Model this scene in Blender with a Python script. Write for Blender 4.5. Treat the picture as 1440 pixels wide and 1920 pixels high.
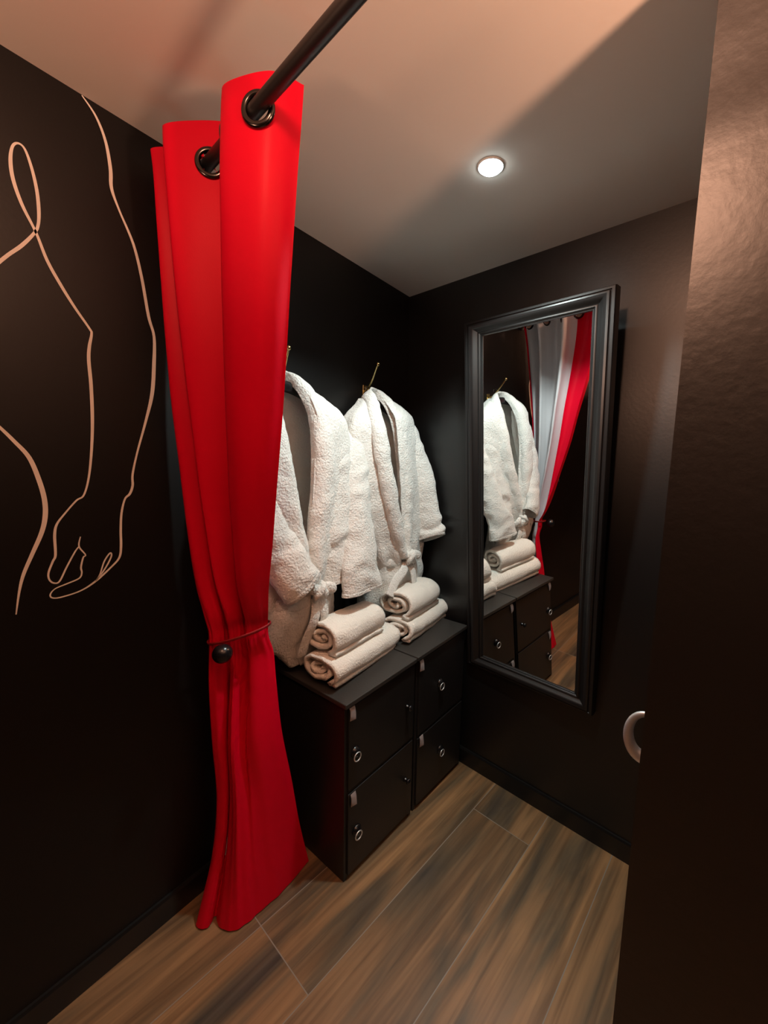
import bpy, bmesh, math, random
from mathutils import Vector, Matrix, noise

random.seed(7)
for _o in list(bpy.data.objects):
    bpy.data.objects.remove(_o)
scene = bpy.context.scene
col = scene.collection
V = Vector
PI = math.pi

# ------------------------------------------------------------------ camera
cam_data = bpy.data.cameras.new('camera')
cam = bpy.data.objects.new('camera', cam_data)
col.objects.link(cam)
CR = V((0.82347, 0.56670, 0.02725))
CU = V((-0.09179, 0.08567, 0.99209))
CF = V((-0.55989, 0.81946, -0.12256))
m = Matrix((CR, CU, -CF)).transposed().to_4x4()
m.translation = V((1.31948, -1.83004, 1.52299))
cam.matrix_world = m
cam_data.sensor_fit = 'VERTICAL'
cam_data.sensor_height = 24.0
cam_data.lens = 762.56 / 1920 * 24.0
cam_data.shift_x = -57.04 / 1920
cam_data.shift_y = 7.61 / 1920
cam_data.clip_start = 0.02
scene.camera = cam

# ------------------------------------------------------------------ light and exposure
scene.view_settings.view_transform = 'Standard'
scene.view_settings.look = 'None'
scene.view_settings.gamma = 1.0
scene.view_settings.use_curve_mapping = False
scene.view_settings.exposure = 0.0
world = bpy.data.worlds.new('world')
scene.world = world
world.use_nodes = True
world.node_tree.nodes['Background'].inputs[0].default_value = (1.0, 0.62, 0.45, 1)
world.node_tree.nodes['Background'].inputs[1].default_value = 0.0
scene.cycles.max_bounces = 8
scene.cycles.use_denoising = True


def point_light(name, loc, power, color, radius):
    d = bpy.data.lights.new(name, 'POINT')
    d.energy = power
    d.color = color
    d.shadow_soft_size = radius
    o = bpy.data.objects.new(name, d)
    col.objects.link(o)
    o.location = loc
    return o


def spot_light(name, loc, target, power, color, radius, angle, blend):
    d = bpy.data.lights.new(name, 'SPOT')
    d.energy = power
    d.color = color
    d.shadow_soft_size = radius
    d.spot_size = angle
    d.spot_blend = blend
    o = bpy.data.objects.new(name, d)
    col.objects.link(o)
    o.location = loc
    o.rotation_euler = (V(target) - V(loc)).to_track_quat('-Z', 'Y').to_euler()
    return o


WARM = (1.0, 0.52, 0.33)
spot_light('wall_uplight', (2.15, -1.27, 1.82), (2.08, -1.30, 2.4), 112, WARM, 0.06, math.radians(168), 0.55)
point_light('room_ceiling_lamp', (0.98, -1.72, 2.34), 14, WARM, 0.07)
spot_light('added_rear_fill', (0.32, -2.35, 1.75), (0.34, -2.30, 2.4), 18, WARM, 0.10, math.radians(168), 0.55)  # added fill, no known lamp: lifts the left ceiling, curtain top and mural
spot_light('added_wall_fill', (1.02, -1.72, 2.35), (1.22, -0.15, 2.0), 44, WARM, 0.05, math.radians(56), 1.0)  # invented spot brightening the upper mirror wall and partition, no fixture known
DL = V((0.742, -0.638, 2.4))
spot_light('downlight_beam', (DL.x, DL.y, 2.385), (DL.x, DL.y, 0), 112, (0.86, 1.0, 0.97), 0.03, math.radians(124), 0.4)

# ------------------------------------------------------------------ helpers


def mat(name, color, rough=0.5, metal=0.0, spec=0.5, bump=0.0, bscale=200.0, detail=2.0, coat=0.0, sheen=0.0, vary=0.0, vscale=5.0, bdist=0.002):
    mt = bpy.data.materials.new(name)
    mt.use_nodes = True
    nt = mt.node_tree
    b = nt.nodes['Principled BSDF']
    b.inputs['Base Color'].default_value = (*color, 1)
    b.inputs['Roughness'].default_value = rough
    b.inputs['Metallic'].default_value = metal
    b.inputs['Specular IOR Level'].default_value = spec
    b.inputs['Coat Weight'].default_value = coat
    b.inputs['Sheen Weight'].default_value = sheen
    tc = nt.nodes.new('ShaderNodeTexCoord')
    if bump:
        n = nt.nodes.new('ShaderNodeTexNoise')
        n.inputs['Scale'].default_value = bscale
        n.inputs['Detail'].default_value = detail
        nt.links.new(tc.outputs['Object'], n.inputs['Vector'])
        bp = nt.nodes.new('ShaderNodeBump')
        bp.inputs['Strength'].default_value = bump
        bp.inputs['Distance'].default_value = bdist
        nt.links.new(n.outputs['Fac'], bp.inputs['Height'])
        nt.links.new(bp.outputs['Normal'], b.inputs['Normal'])
    if vary:
        n = nt.nodes.new('ShaderNodeTexNoise')
        n.inputs['Scale'].default_value = vscale
        nt.links.new(tc.outputs['Object'], n.inputs['Vector'])
        r = nt.nodes.new('ShaderNodeValToRGB')
        r.color_ramp.elements[0].position = 0.3
        r.color_ramp.elements[1].position = 0.7
        r.color_ramp.elements[0].color = (*[c * (1 - vary) for c in color], 1)
        r.color_ramp.elements[1].color = (*[min(1, c * (1 + vary)) for c in color], 1)
        nt.links.new(n.outputs['Fac'], r.inputs['Fac'])
        nt.links.new(r.outputs['Color'], b.inputs['Base Color'])
    return mt


def link_mesh(name, verts, faces, material, parent=None, smooth=True, solid=0.0, subs=0, bevel=0.0, offset=-1.0):
    me = bpy.data.meshes.new(name)
    me.from_pydata([tuple(v) for v in verts], [], faces)
    me.update()
    bm = bmesh.new()
    bm.from_mesh(me)
    bmesh.ops.recalc_face_normals(bm, faces=bm.faces)
    bm.to_mesh(me)
    bm.free()
    if smooth:
        for p in me.polygons:
            p.use_smooth = True
    me.materials.append(material)
    o = bpy.data.objects.new(name, me)
    col.objects.link(o)
    if parent is not None:
        o.parent = parent
    if solid:
        s = o.modifiers.new('solid', 'SOLIDIFY')
        s.thickness = solid
        s.offset = offset
        s.use_even_offset = False
    if bevel:
        b = o.modifiers.new('bevel', 'BEVEL')
        b.width = bevel
        b.segments = 3
        b.limit_method = 'ANGLE'
        b.harden_normals = False
    if subs:
        s = o.modifiers.new('sub', 'SUBSURF')
        s.levels = subs
        s.render_levels = subs
    return o


class MB:
    """collects shapes into one mesh"""

    def __init__(self):
        self.v, self.f = [], []

    def add(self, verts, faces):
        k = len(self.v)
        self.v += [V(x) for x in verts]
        self.f += [tuple(i + k for i in f) for f in faces]
        return self

    def box(self, x0, x1, y0, y1, z0, z1, M=None):
        vs = [V((x, y, z)) for z in (z0, z1) for y in (y0, y1) for x in (x0, x1)]
        if M is not None:
            vs = [M @ v for v in vs]
        return self.add(vs, [(0, 2, 3, 1), (4, 5, 7, 6), (0, 1, 5, 4), (2, 6, 7, 3), (0, 4, 6, 2), (1, 3, 7, 5)])

    def tube(self, pts, rad, n=12, cap=True, closed=False, flat=1.0, up=None):
        pts = [V(p) for p in pts]
        N = len(pts)
        if not isinstance(rad, (list, tuple)):
            rad = [rad] * N
        vs, fs = [], []
        prev = None
        for i, p in enumerate(pts):
            if closed:
                t = (pts[(i + 1) % N] - pts[i - 1]).normalized()
            else:
                t = (pts[min(i + 1, N - 1)] - pts[max(i - 1, 0)]).normalized()
            if prev is None:
                a = V(up) if up else (V((0, 0, 1)) if abs(t.z) < 0.9 else V((1, 0, 0)))
            else:
                a = prev
            a = (a - t * a.dot(t)).normalized()
            prev = a
            b = t.cross(a)
            for k in range(n):
                g = 2 * PI * k / n
                vs.append(p + (a * math.cos(g) + b * math.sin(g) * flat) * rad[i])
        R = N if closed else N - 1
        for i in range(R):
            for k in range(n):
                j = (i + 1) % N
                fs.append((i * n + k, i * n + (k + 1) % n, j * n + (k + 1) % n, j * n + k))
        if cap and not closed:
            fs.append(tuple(range(n - 1, -1, -1)))
            fs.append(tuple((N - 1) * n + k for k in range(n)))
        return self.add(vs, fs)

    def lathe(self, prof, M=None, n=32):
        """prof: (r, h) pairs, spun about local z"""
        vs, fs = [], []
        for r, h in prof:
            for k in range(n):
                g = 2 * PI * k / n
                vs.append(V((r * math.cos(g), r * math.sin(g), h)))
        for i in range(len(prof) - 1):
            for k in range(n):
                fs.append((i * n + k, i * n + (k + 1) % n, (i + 1) * n + (k + 1) % n, (i + 1) * n + k))
        fs.append(tuple(range(n - 1, -1, -1)))
        fs.append(tuple((len(prof) - 1) * n + k for k in range(n)))
        if M is not None:
            vs = [M @ v for v in vs]
        return self.add(vs, fs)

    def build(self, name, material, parent=None, **kw):
        return link_mesh(name, self.v, self.f, material, parent, **kw)


def cr(p, t):
    """Catmull-Rom through list p of Vectors, t in 0..len-1"""
    n = len(p) - 1
    i = min(int(t), n - 1)
    f = t - i
    a, b, c, d = p[max(i - 1, 0)], p[i], p[i + 1], p[min(i + 2, n)]
    return 0.5 * ((2 * b) + (c - a) * f + (2 * a - 5 * b + 4 * c - d) * f * f + (3 * b - a - 3 * c + d) * f ** 3)


def smooth_path(pts, per):
    pts = [V(p) for p in pts]
    n = len(pts) - 1
    return [cr(pts, n * k / (n * per)) for k in range(n * per + 1)]


def loft(rows, nu, nv, fold=None, closed=False):
    """rows: list of rows of control points; returns verts, faces of a bicubic surface.
    fold(s, t, p) -> displaced point with s across, t along the rows"""
    rows = [[V(q) for q in r] for r in rows]
    fine = []
    for r in rows:
        m_ = len(r) - 1
        fine.append([cr(r, m_ * k / nu) for k in range(nu + 1)])
    R = len(rows) - 1
    grid = []
    for j in range(nv + 1):
        grid.append([cr([f[k] for f in fine], R * j / nv) for k in range(nu + 1)])
    if fold:
        new = []
        for j in range(nv + 1):
            line = []
            for k in range(nu + 1):
                p = grid[j][k]
                du = grid[j][min(k + 1, nu)] - grid[j][max(k - 1, 0)]
                dv = grid[min(j + 1, nv)][k] - grid[max(j - 1, 0)][k]
                n = du.cross(dv)
                if n.length > 1e-12:
                    n.normalize()
                line.append(p + n * fold(k / nu, j / nv, p))
            new.append(line)
        grid = new
    vs = [p for r in grid for p in r]
    W = nu + 1
    fs = []
    for j in range(nv):
        for k in range(nu):
            fs.append((j * W + k, j * W + k + 1, (j + 1) * W + k + 1, (j + 1) * W + k))
    return vs, fs


def thing(name, label, cat, loc=(0, 0, 0), group=None):
    o = bpy.data.objects.new(name, None)
    o.empty_display_size = 0.05
    col.objects.link(o)
    o.location = loc
    return tag(o, label, cat, group)


def tag(o, label, cat, group=None):
    o['label'] = label
    o['category'] = cat
    if group:
        o['group'] = group
    return o


def struct(o):
    o['kind'] = 'structure'
    return o


def attach(child, parent):
    """parent keeping the child's world position (parent unrotated)"""
    child.parent = parent
    child.matrix_parent_inverse = Matrix.Translation(-parent.location)
    return child


PHI = -0.1286
EX = V((math.cos(PHI), math.sin(PHI), 0))       # along the mirror wall
EN = V((math.sin(PHI), -math.cos(PHI), 0))      # out of the mirror wall, into the room
H = 2.4


def frame(o, x, y, z):
    M = Matrix((x, y, z)).transposed().to_4x4()
    M.translation = o
    return M


# ------------------------------------------------------------------ materials
M_wall = mat('black_satin_paint', (0.0035, 0.003, 0.003), rough=0.40, spec=0.75, bump=0.25, bscale=90, bdist=0.001)
M_wall_l = mat('black_matt_paint', (0.0035, 0.0028, 0.0026), rough=0.45, spec=0.4, bump=0.2, bscale=90, bdist=0.001)
M_plaster = mat('black_painted_plaster', (0.006, 0.0045, 0.004), rough=0.46, spec=0.8, bump=0.5, bscale=45, detail=6, bdist=0.002)
M_ceil = mat('ceiling_paint', (0.72, 0.66, 0.60), rough=0.8, spec=0.2, bump=0.1, bscale=60)
M_skirt = mat('black_baseboard', (0.008, 0.008, 0.008), rough=0.3)
M_blackwood = mat('black_cabinet_laminate', (0.011, 0.010, 0.010), rough=0.42, bump=0.15, bscale=160)
M_blacktop = mat('black_cabinet_top', (0.036, 0.033, 0.030), rough=0.38, bump=0.15, bscale=160)
M_groove = mat('groove_black', (0.003, 0.003, 0.003), rough=0.7)
M_framewood = mat('mirror_frame_black', (0.010, 0.009, 0.009), rough=0.42, bump=0.05)
M_mirror = mat('mirror_glass', (0.93, 0.94, 0.93), rough=0.0, metal=1.0)
M_brass = mat('antique_brass', (0.62, 0.48, 0.22), rough=0.25, metal=1.0)
M_chrome = mat('brushed_steel', (0.85, 0.85, 0.86), rough=0.42, metal=0.8)
M_steel_wire = mat('hanger_wire', (0.5, 0.5, 0.5), rough=0.25, metal=1.0)
M_rod = mat('black_rod_metal', (0.012, 0.010, 0.010), rough=0.38, spec=0.6)
M_ring = mat('gunmetal_eyelet', (0.10, 0.09, 0.085), rough=0.22, metal=1.0)
M_blackgloss = mat('black_lacquer', (0.008, 0.007, 0.008), rough=0.25)
M_tab = mat('grey_fabric_tab', (0.32, 0.28, 0.28), rough=0.9, bump=0.6, bscale=600)
M_terry = mat('white_terry', (0.80, 0.78, 0.74), rough=0.95, spec=0.1, bump=1.0, bscale=130, detail=5, sheen=0.3, bdist=0.007)
M_towel = mat('cream_terry', (0.90, 0.84, 0.76), rough=0.95, spec=0.1, bump=1.0, bscale=140, detail=5, sheen=0.3, bdist=0.005)
M_red = mat('red_satin_cloth', (0.68, 0.0, 0.020), rough=0.5, spec=0.18, bump=0.1, bscale=400)
M_lining = mat('grey_white_lining', (0.62, 0.60, 0.62), rough=0.8, bump=0.1, bscale=400)
M_paint = mat('white_mural_paint', (0.85, 0.78, 0.70), rough=0.7, bump=0.2, bscale=120)
M_redband = mat('red_tieback_band', (0.25, 0.002, 0.006), rough=0.55)


def floor_material():
    mt = bpy.data.materials.new('wood_look_tiles')
    mt.use_nodes = True
    nt = mt.node_tree
    N, L = nt.nodes, nt.links
    b = N['Principled BSDF']
    tc = N.new('ShaderNodeTexCoord')
    mp = N.new('ShaderNodeMapping')
    mp.vector_type = 'POINT'
    # planks run along world y, turned a little: rotate so brick rows run along y
    mp.inputs['Rotation'].default_value = (0, 0, math.radians(90 - 0) + 0.112)
    L.new(tc.outputs['Object'], mp.inputs['Vector'])
    br = N.new('ShaderNodeTexBrick')
    br.offset = 0.5833
    br.offset_frequency = 3
    br.squash = 1.0
    br.inputs['Scale'].default_value = 1.0
    br.inputs['Brick Width'].default_value = 1.5
    br.inputs['Row Height'].default_value = 0.266
    br.inputs['Mortar Size'].default_value = 0.0016
    br.inputs['Mortar Smooth'].default_value = 0.1
    br.inputs['Bias'].default_value = 0.0
    br.inputs['Color1'].default_value = (0, 0, 0, 1)
    br.inputs['Color2'].default_value = (1, 1, 1, 1)
    br.inputs['Mortar'].default_value = (0.5, 0.5, 0.5, 1)
    sh = N.new('ShaderNodeVectorMath')
    sh.operation = 'ADD'
    sh.inputs[1].default_value = FLOOR_SHIFT
    L.new(mp.outputs[0], sh.inputs[0])
    L.new(sh.outputs[0], br.inputs['Vector'])
    seed = N.new('ShaderNodeMath')
    seed.operation = 'MULTIPLY'
    seed.inputs[1].default_value = 37.0
    L.new(br.outputs['Color'], seed.inputs[0])

    def noise_tex(sx, sy, scale, detail, dist, seedmul=1.0):
        st = N.new('ShaderNodeVectorMath')
        st.operation = 'MULTIPLY'
        st.inputs[1].default_value = (sx, sy, 1)
        L.new(sh.outputs[0], st.inputs[0])
        n = N.new('ShaderNodeTexNoise')
        n.noise_dimensions = '4D'
        n.inputs['Scale'].default_value = scale
        n.inputs['Detail'].default_value = detail
        n.inputs['Distortion'].default_value = dist
        L.new(st.outputs[0], n.inputs['Vector'])
        L.new(seed.outputs[0], n.inputs['W'])
        return n
    big = noise_tex(0.75, 5.0, 1.6, 4, 1.1)
    r1 = N.new('ShaderNodeValToRGB')
    cs = [(0.28, (0.060, 0.055, 0.048)), (0.40, (0.14, 0.105, 0.065)), (0.52, (0.25, 0.155, 0.080)), (0.64, (0.36, 0.22, 0.11)), (0.80, (0.20, 0.16, 0.105))]
    e = r1.color_ramp.elements
    e[0].position, e[0].color = cs[0][0], (*cs[0][1], 1)
    e[1].position, e[1].color = cs[-1][0], (*cs[-1][1], 1)
    for ps, c in cs[1:-1]:
        x = e.new(ps)
        x.color = (*c, 1)
    L.new(big.outputs['Fac'], r1.inputs['Fac'])
    fine = noise_tex(0.8, 20.0, 2.0, 5, 1.0)
    r2 = N.new('ShaderNodeValToRGB')
    r2.color_ramp.elements[0].position = 0.35
    r2.color_ramp.elements[0].color = (0.66, 0.60, 0.54, 1)
    r2.color_ramp.elements[1].position = 0.62
    r2.color_ramp.elements[1].color = (1.1, 1.05, 1.0, 1)
    L.new(fine.outputs['Fac'], r2.inputs['Fac'])
    mx = N.new('ShaderNodeMix')
    mx.data_type = 'RGBA'
    mx.blend_type = 'MULTIPLY'
    mx.inputs[0].default_value = 1.0
    L.new(r1.outputs[0], mx.inputs[6])
    L.new(r2.outputs[0], mx.inputs[7])
    # per plank tint
    r3 = N.new('ShaderNodeValToRGB')
    r3.color_ramp.elements[0].color = (0.82, 0.80, 0.78, 1)
    r3.color_ramp.elements[1].color = (1.12, 1.05, 0.96, 1)
    L.new(br.outputs['Color'], r3.inputs['Fac'])
    mx2 = N.new('ShaderNodeMix')
    mx2.data_type = 'RGBA'
    mx2.blend_type = 'MULTIPLY'
    mx2.inputs[0].default_value = 1.0
    L.new(mx.outputs[2], mx2.inputs[6])
    L.new(r3.outputs[0], mx2.inputs[7])
    mg = N.new('ShaderNodeMix')
    mg.data_type = 'RGBA'
    L.new(br.outputs['Fac'], mg.inputs[0])
    L.new(mx2.outputs[2], mg.inputs[6])
    mg.inputs[7].default_value = (0.26, 0.23, 0.19, 1)
    L.new(mg.outputs[2], b.inputs['Base Color'])
    b.inputs['Roughness'].default_value = 0.42
    bp = N.new('ShaderNodeBump')
    bp.inputs['Strength'].default_value = 0.25
    bp.inputs['Distance'].default_value = 0.002
    L.new(fine.outputs['Fac'], bp.inputs['Height'])
    L.new(bp.outputs['Normal'], b.inputs['Normal'])
    return mt


FLOOR_SHIFT = (-1.094, 0.134, 0.0)

# ------------------------------------------------------------------ the room
M_floor = floor_material()


def quad_slab(name, pts, thick, material):
    """prism over polygon pts (3D, planar); thick is the extrusion vector"""
    n = len(pts)
    vs = [V(p) for p in pts] + [V(p) + V(thick) for p in pts]
    fs = [tuple(range(n)), tuple(range(2 * n - 1, n - 1, -1))] + [(i, (i + 1) % n, n + (i + 1) % n, n + i) for i in range(n)]
    return struct(link_mesh(name, vs, fs, material, smooth=False))


def ew(s, off=0.0, z=0.0):
    p = EX * s + EN * off
    return V((p.x, p.y, z))


XR, YB = 3.3, -3.7
foot = [(-0.1, YB - 0.1), (XR + 0.1, YB - 0.1), (XR + 0.1, 0.1), (-0.1, 0.1)]
quad_slab('floor', [(x, y, 0) for x, y in foot], (0, 0, -0.08), M_floor)
quad_slab('ceiling', [(x, y, H) for x, y in foot], (0, 0, 0.08), M_ceil)
quad_slab('wall_left', [(0, YB, 0), (0, 0, 0), (0, 0, H), (0, YB, H)], (-0.08, 0, 0), M_wall_l)
quad_slab('wall_back', [ew(0, 0, 0), ew(3.2, 0, 0), ew(3.2, 0, H), ew(0, 0, H)], EN * -0.08, M_wall)
# partition whose near end closes the right of the photo; parallel to the mirror wall
PE = V((1.279, -0.925, 0))
p1 = PE + EX * 2.0
pb = PE - EN * 0.07
quad_slab('wall_partition', [PE, p1, p1 + V((0, 0, H)), PE + V((0, 0, H))], EN * -0.07, M_plaster)
quad_slab('wall_right', [(XR, YB, 0), (XR, 0.1, 0), (XR, 0.1, H), (XR, YB, H)], (0.08, 0, 0), M_wall_l)
quad_slab('wall_rear', [(0, YB, 0), (XR, YB, 0), (XR, YB, H), (0, YB, H)], (0, -0.08, 0), M_wall_l)


def baseboard(name, a, d, n, length, h=0.085, t=0.012):
    prof = [(0, 0), (t, 0), (t, h - 0.008), (t - 0.004, h), (0, h)]
    vs, fs = [], []
    for s in (0, length):
        for q, z in prof:
            vs.append(a + d * s + n * q + V((0, 0, z)))
    k = len(prof)
    fs = [tuple(range(k)), tuple(range(2 * k - 1, k - 1, -1))] + [(i, (i + 1) % k, k + (i + 1) % k, k + i) for i in range(k)]
    return struct(link_mesh(name, vs, fs, M_skirt, smooth=False))


baseboard('baseboard_left', V((0, YB, 0)), V((0, 1, 0)), V((1, 0, 0)), -YB - 0.02)
baseboard('baseboard_back', ew(0.02), EX, EN, 1.9)
baseboard('baseboard_partition', PE, EX, EN, 1.98)

# wall painting: one continuous white line figure on the black wall
STROKES = [[[-1.3887,2.3981,0.0029],[-1.3623,2.3695,0.0054],[-1.3444,2.3238,0.0068],[-1.3369,2.2634,0.0082],[-1.337,2.2173,0.0076],[-1.322,2.1714,0.0052],[-1.2931,2.1018,0.0068],[-1.2767,2.0227,0.0078],[-1.264,1.9239,0.008],[-1.252,1.8706,0.0074],[-1.2555,1.7968,0.0097],[-1.2647,1.7096,0.0096],[-1.2854,1.6287,0.0065],[-1.3111,1.5406,0.0049],[-1.3262,1.4775,0.0056],[-1.3278,1.446,0.0063],[-1.3359,1.4225,0.0062],[-1.3491,1.4074,0.0048],[-1.3592,1.3688,0.0054],[-1.3637,1.3219,0.006],[-1.3656,1.2745,0.0061],[-1.3713,1.2434,0.0054],[-1.3925,1.2194,0.0046],[-1.4296,1.1879,0.0049],[-1.4642,1.1691,0.0035],[-1.5051,1.162,0.0033],[-1.5225,1.1651,0.0032],[-1.5252,1.1752,0.0032],[-1.5146,1.1872,0.0027],[-1.4918,1.1944,0.0034],[-1.4651,1.2034,0.0035],[-1.4584,1.2171,0.0035],[-1.4593,1.2324,0.0041],[-1.453,1.2576,0.0036],[-1.4478,1.2642,0.003],[-1.4601,1.2886,0.0035],[-1.4556,1.314,0.0023]],[[-1.4601,1.2886,0.0029],[-1.4697,1.2753,0.0035],[-1.4891,1.2381,0.0039],[-1.5052,1.2048,0.0038],[-1.5164,1.2022,0.0038],[-1.5249,1.2128,0.0037],[-1.5254,1.2308,0.0042],[-1.5156,1.2576,0.0048],[-1.5091,1.2744,0.0054],[-1.5076,1.3242,0.0059],[-1.5015,1.3519,0.0049],[-1.4833,1.3787,0.0039],[-1.4587,1.4095,0.004],[-1.4421,1.4232,0.0041],[-1.4286,1.4703,0.0048],[-1.4184,1.5432,0.006],[-1.4121,1.6228,0.0073],[-1.4101,1.708,0.0078],[-1.4113,1.7704,0.0077],[-1.408,1.8056,0.0071],[-1.4015,1.8381,0.0054],[-1.4054,1.8507,0.0054],[-1.4326,1.8928,0.0062],[-1.4571,1.9365,0.0071],[-1.48,1.9844,0.0068],[-1.4963,2.0383,0.0055],[-1.5169,2.0877,0.0067],[-1.5285,2.1334,0.007],[-1.5304,2.1719,0.0065],[-1.5251,2.2031,0.0047],[-1.5152,2.2157,0.0043],[-1.5041,2.2099,0.0048],[-1.4946,2.1751,0.0059],[-1.4888,2.1314,0.0065],[-1.4881,2.0901,0.0066],[-1.4911,2.0588,0.0056],[-1.4989,2.0372,0.0055],[-1.5228,1.9999,0.0068],[-1.5479,1.9688,0.0065],[-1.5723,1.9358,0.0067]],[[-1.4296,1.1879,0.0031],[-1.4191,1.2051,0.0031],[-1.4077,1.238,0.0038],[-1.3936,1.2591,0.0039],[-1.3893,1.2544,0.0039],[-1.3947,1.2396,0.0039],[-1.409,1.2148,0.0038],[-1.4296,1.1879,0.0031]],[[-1.5963,1.5936,0.0058],[-1.588,1.5839,0.0064],[-1.5669,1.5552,0.0076],[-1.5429,1.5175,0.0089],[-1.5287,1.4643,0.0097],[-1.5215,1.4163,0.0099],[-1.5226,1.375,0.0099],[-1.532,1.3343,0.0093],[-1.5534,1.2818,0.008],[-1.5714,1.2368,0.0069],[-1.5815,1.1977,0.0048],[-1.5912,1.1413,0.0024]]]


def stroke(mb, S, lift):
    pts = smooth_path([(0, a, b) for a, b, w in S], 6)
    ws = smooth_path([(w, 0, 0) for a, b, w in S], 6)
    vs, fs = [], []
    n = len(pts)
    for i, p in enumerate(pts):
        t = pts[min(i + 1, n - 1)] - pts[max(i - 1, 0)]
        t = V((0, t.y, t.z)).normalized()
        q = V((0, -t.z, t.y))
        w = max(ws[i].x, 0.0015) * 0.5
        vs += [p + q * w + V((lift, 0, 0)), p - q * w + V((lift, 0, 0))]
        if i:
            k = 2 * i
            fs.append((k - 2, k - 1, k + 1, k))
    mb.add(vs, fs)


mb = MB()
for i, S in enumerate(STROKES):
    stroke(mb, S, 0.0012 + 0.0002 * i)
mural = mb.build('wall_painting', M_paint, smooth=False)
tag(mural, 'white continuous line drawing of an arm and hand painted on the black left wall', 'wall painting')

# ------------------------------------------------------------------ downlight
dl = thing('recessed_downlight', 'small round recessed downlight glowing white in the ceiling', 'ceiling light', (DL.x, DL.y, H))
mb = MB().lathe([(0.034, 0.0), (0.034, -0.003), (0.037, -0.0035), (0.040, 0.0)])
attach(mb.build('trim_ring', mat('white_trim', (0.85, 0.87, 0.86), rough=0.4)), dl)
col_ring = bpy.data.objects['trim_ring']
col_ring.matrix_parent_inverse = Matrix()
M_glow = bpy.data.materials.new('led_diffuser')
M_glow.use_nodes = True
_b = M_glow.node_tree.nodes['Principled BSDF']
_b.inputs['Base Color'].default_value = (1, 1, 1, 1)
_b.inputs['Emission Color'].default_value = (0.9, 1.0, 0.98, 1)
_b.inputs['Emission Strength'].default_value = 22.0
vs = [(0.035 * r * math.cos(2 * PI * k / 32), 0.035 * r * math.sin(2 * PI * k / 32), -0.004 - 0.016 * (1 - r * r)) for r in (1.0, 0.8, 0.5, 0.2) for k in range(32)]
fs = [(i * 32 + k, i * 32 + (k + 1) % 32, (i + 1) * 32 + (k + 1) % 32, (i + 1) * 32 + k) for i in range(3) for k in range(32)] + [tuple(96 + k for k in range(32))]
lens = link_mesh('lens', vs, fs, M_glow, dl)

# ------------------------------------------------------------------ door leaf behind the partition, its handle showing past the edge
door = thing('door_1', 'black door leaf standing open behind the wall end with a silver bow handle', 'door')
door['kind'] = 'structure'
del door['label'], door['category']
DX = 1.286
MB().box(DX, DX + 0.04, -0.84, -0.15, 0.012, 2.06).build('door_leaf', M_wall, door, smooth=False, bevel=0.002)
hp = []
for k in range(25):
    g = PI * k / 24
    hp.append(V((DX - 0.042 * math.sin(g) ** 0.8, -0.790, 0.911 + 0.054 * math.cos(g))))
rads = [0.0065 + 0.0110 * (k / 24) ** 1.3 for k in range(25)]
h = MB().tube(hp, rads, n=16, flat=0.75)
o = h.build('door_handle', M_chrome, door)
for zz in (0.857, 0.965):
    mb = MB()
    mb.lathe([(0.0, 0), (0.016, 0.0), (0.016, 0.004), (0.011, 0.007), (0.0, 0.007)], frame(V((DX, -0.790, zz)), V((0, 1, 0)), V((0, 0, 1)), V((-1, 0, 0))) , n=20)
    mb.build('handle_rosette', M_chrome, door)

# ------------------------------------------------------------------ cabinets
CO = V((0.451, -0.058, 0))
CW = V((-0.0651, -0.9979, 0))      # along the fronts, towards the camera
CN = V((0.9979, -0.0651, 0))       # out of the fronts
DEPTH = 0.40
SEAM = 0.425
WID = 0.815


def cframe(w0):
    # local x: out of the front, local y: along the fronts (towards the mirror wall), z up
    return frame(CO + CW * w0, CN, -CW, V((0, 0, 1)))


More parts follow.
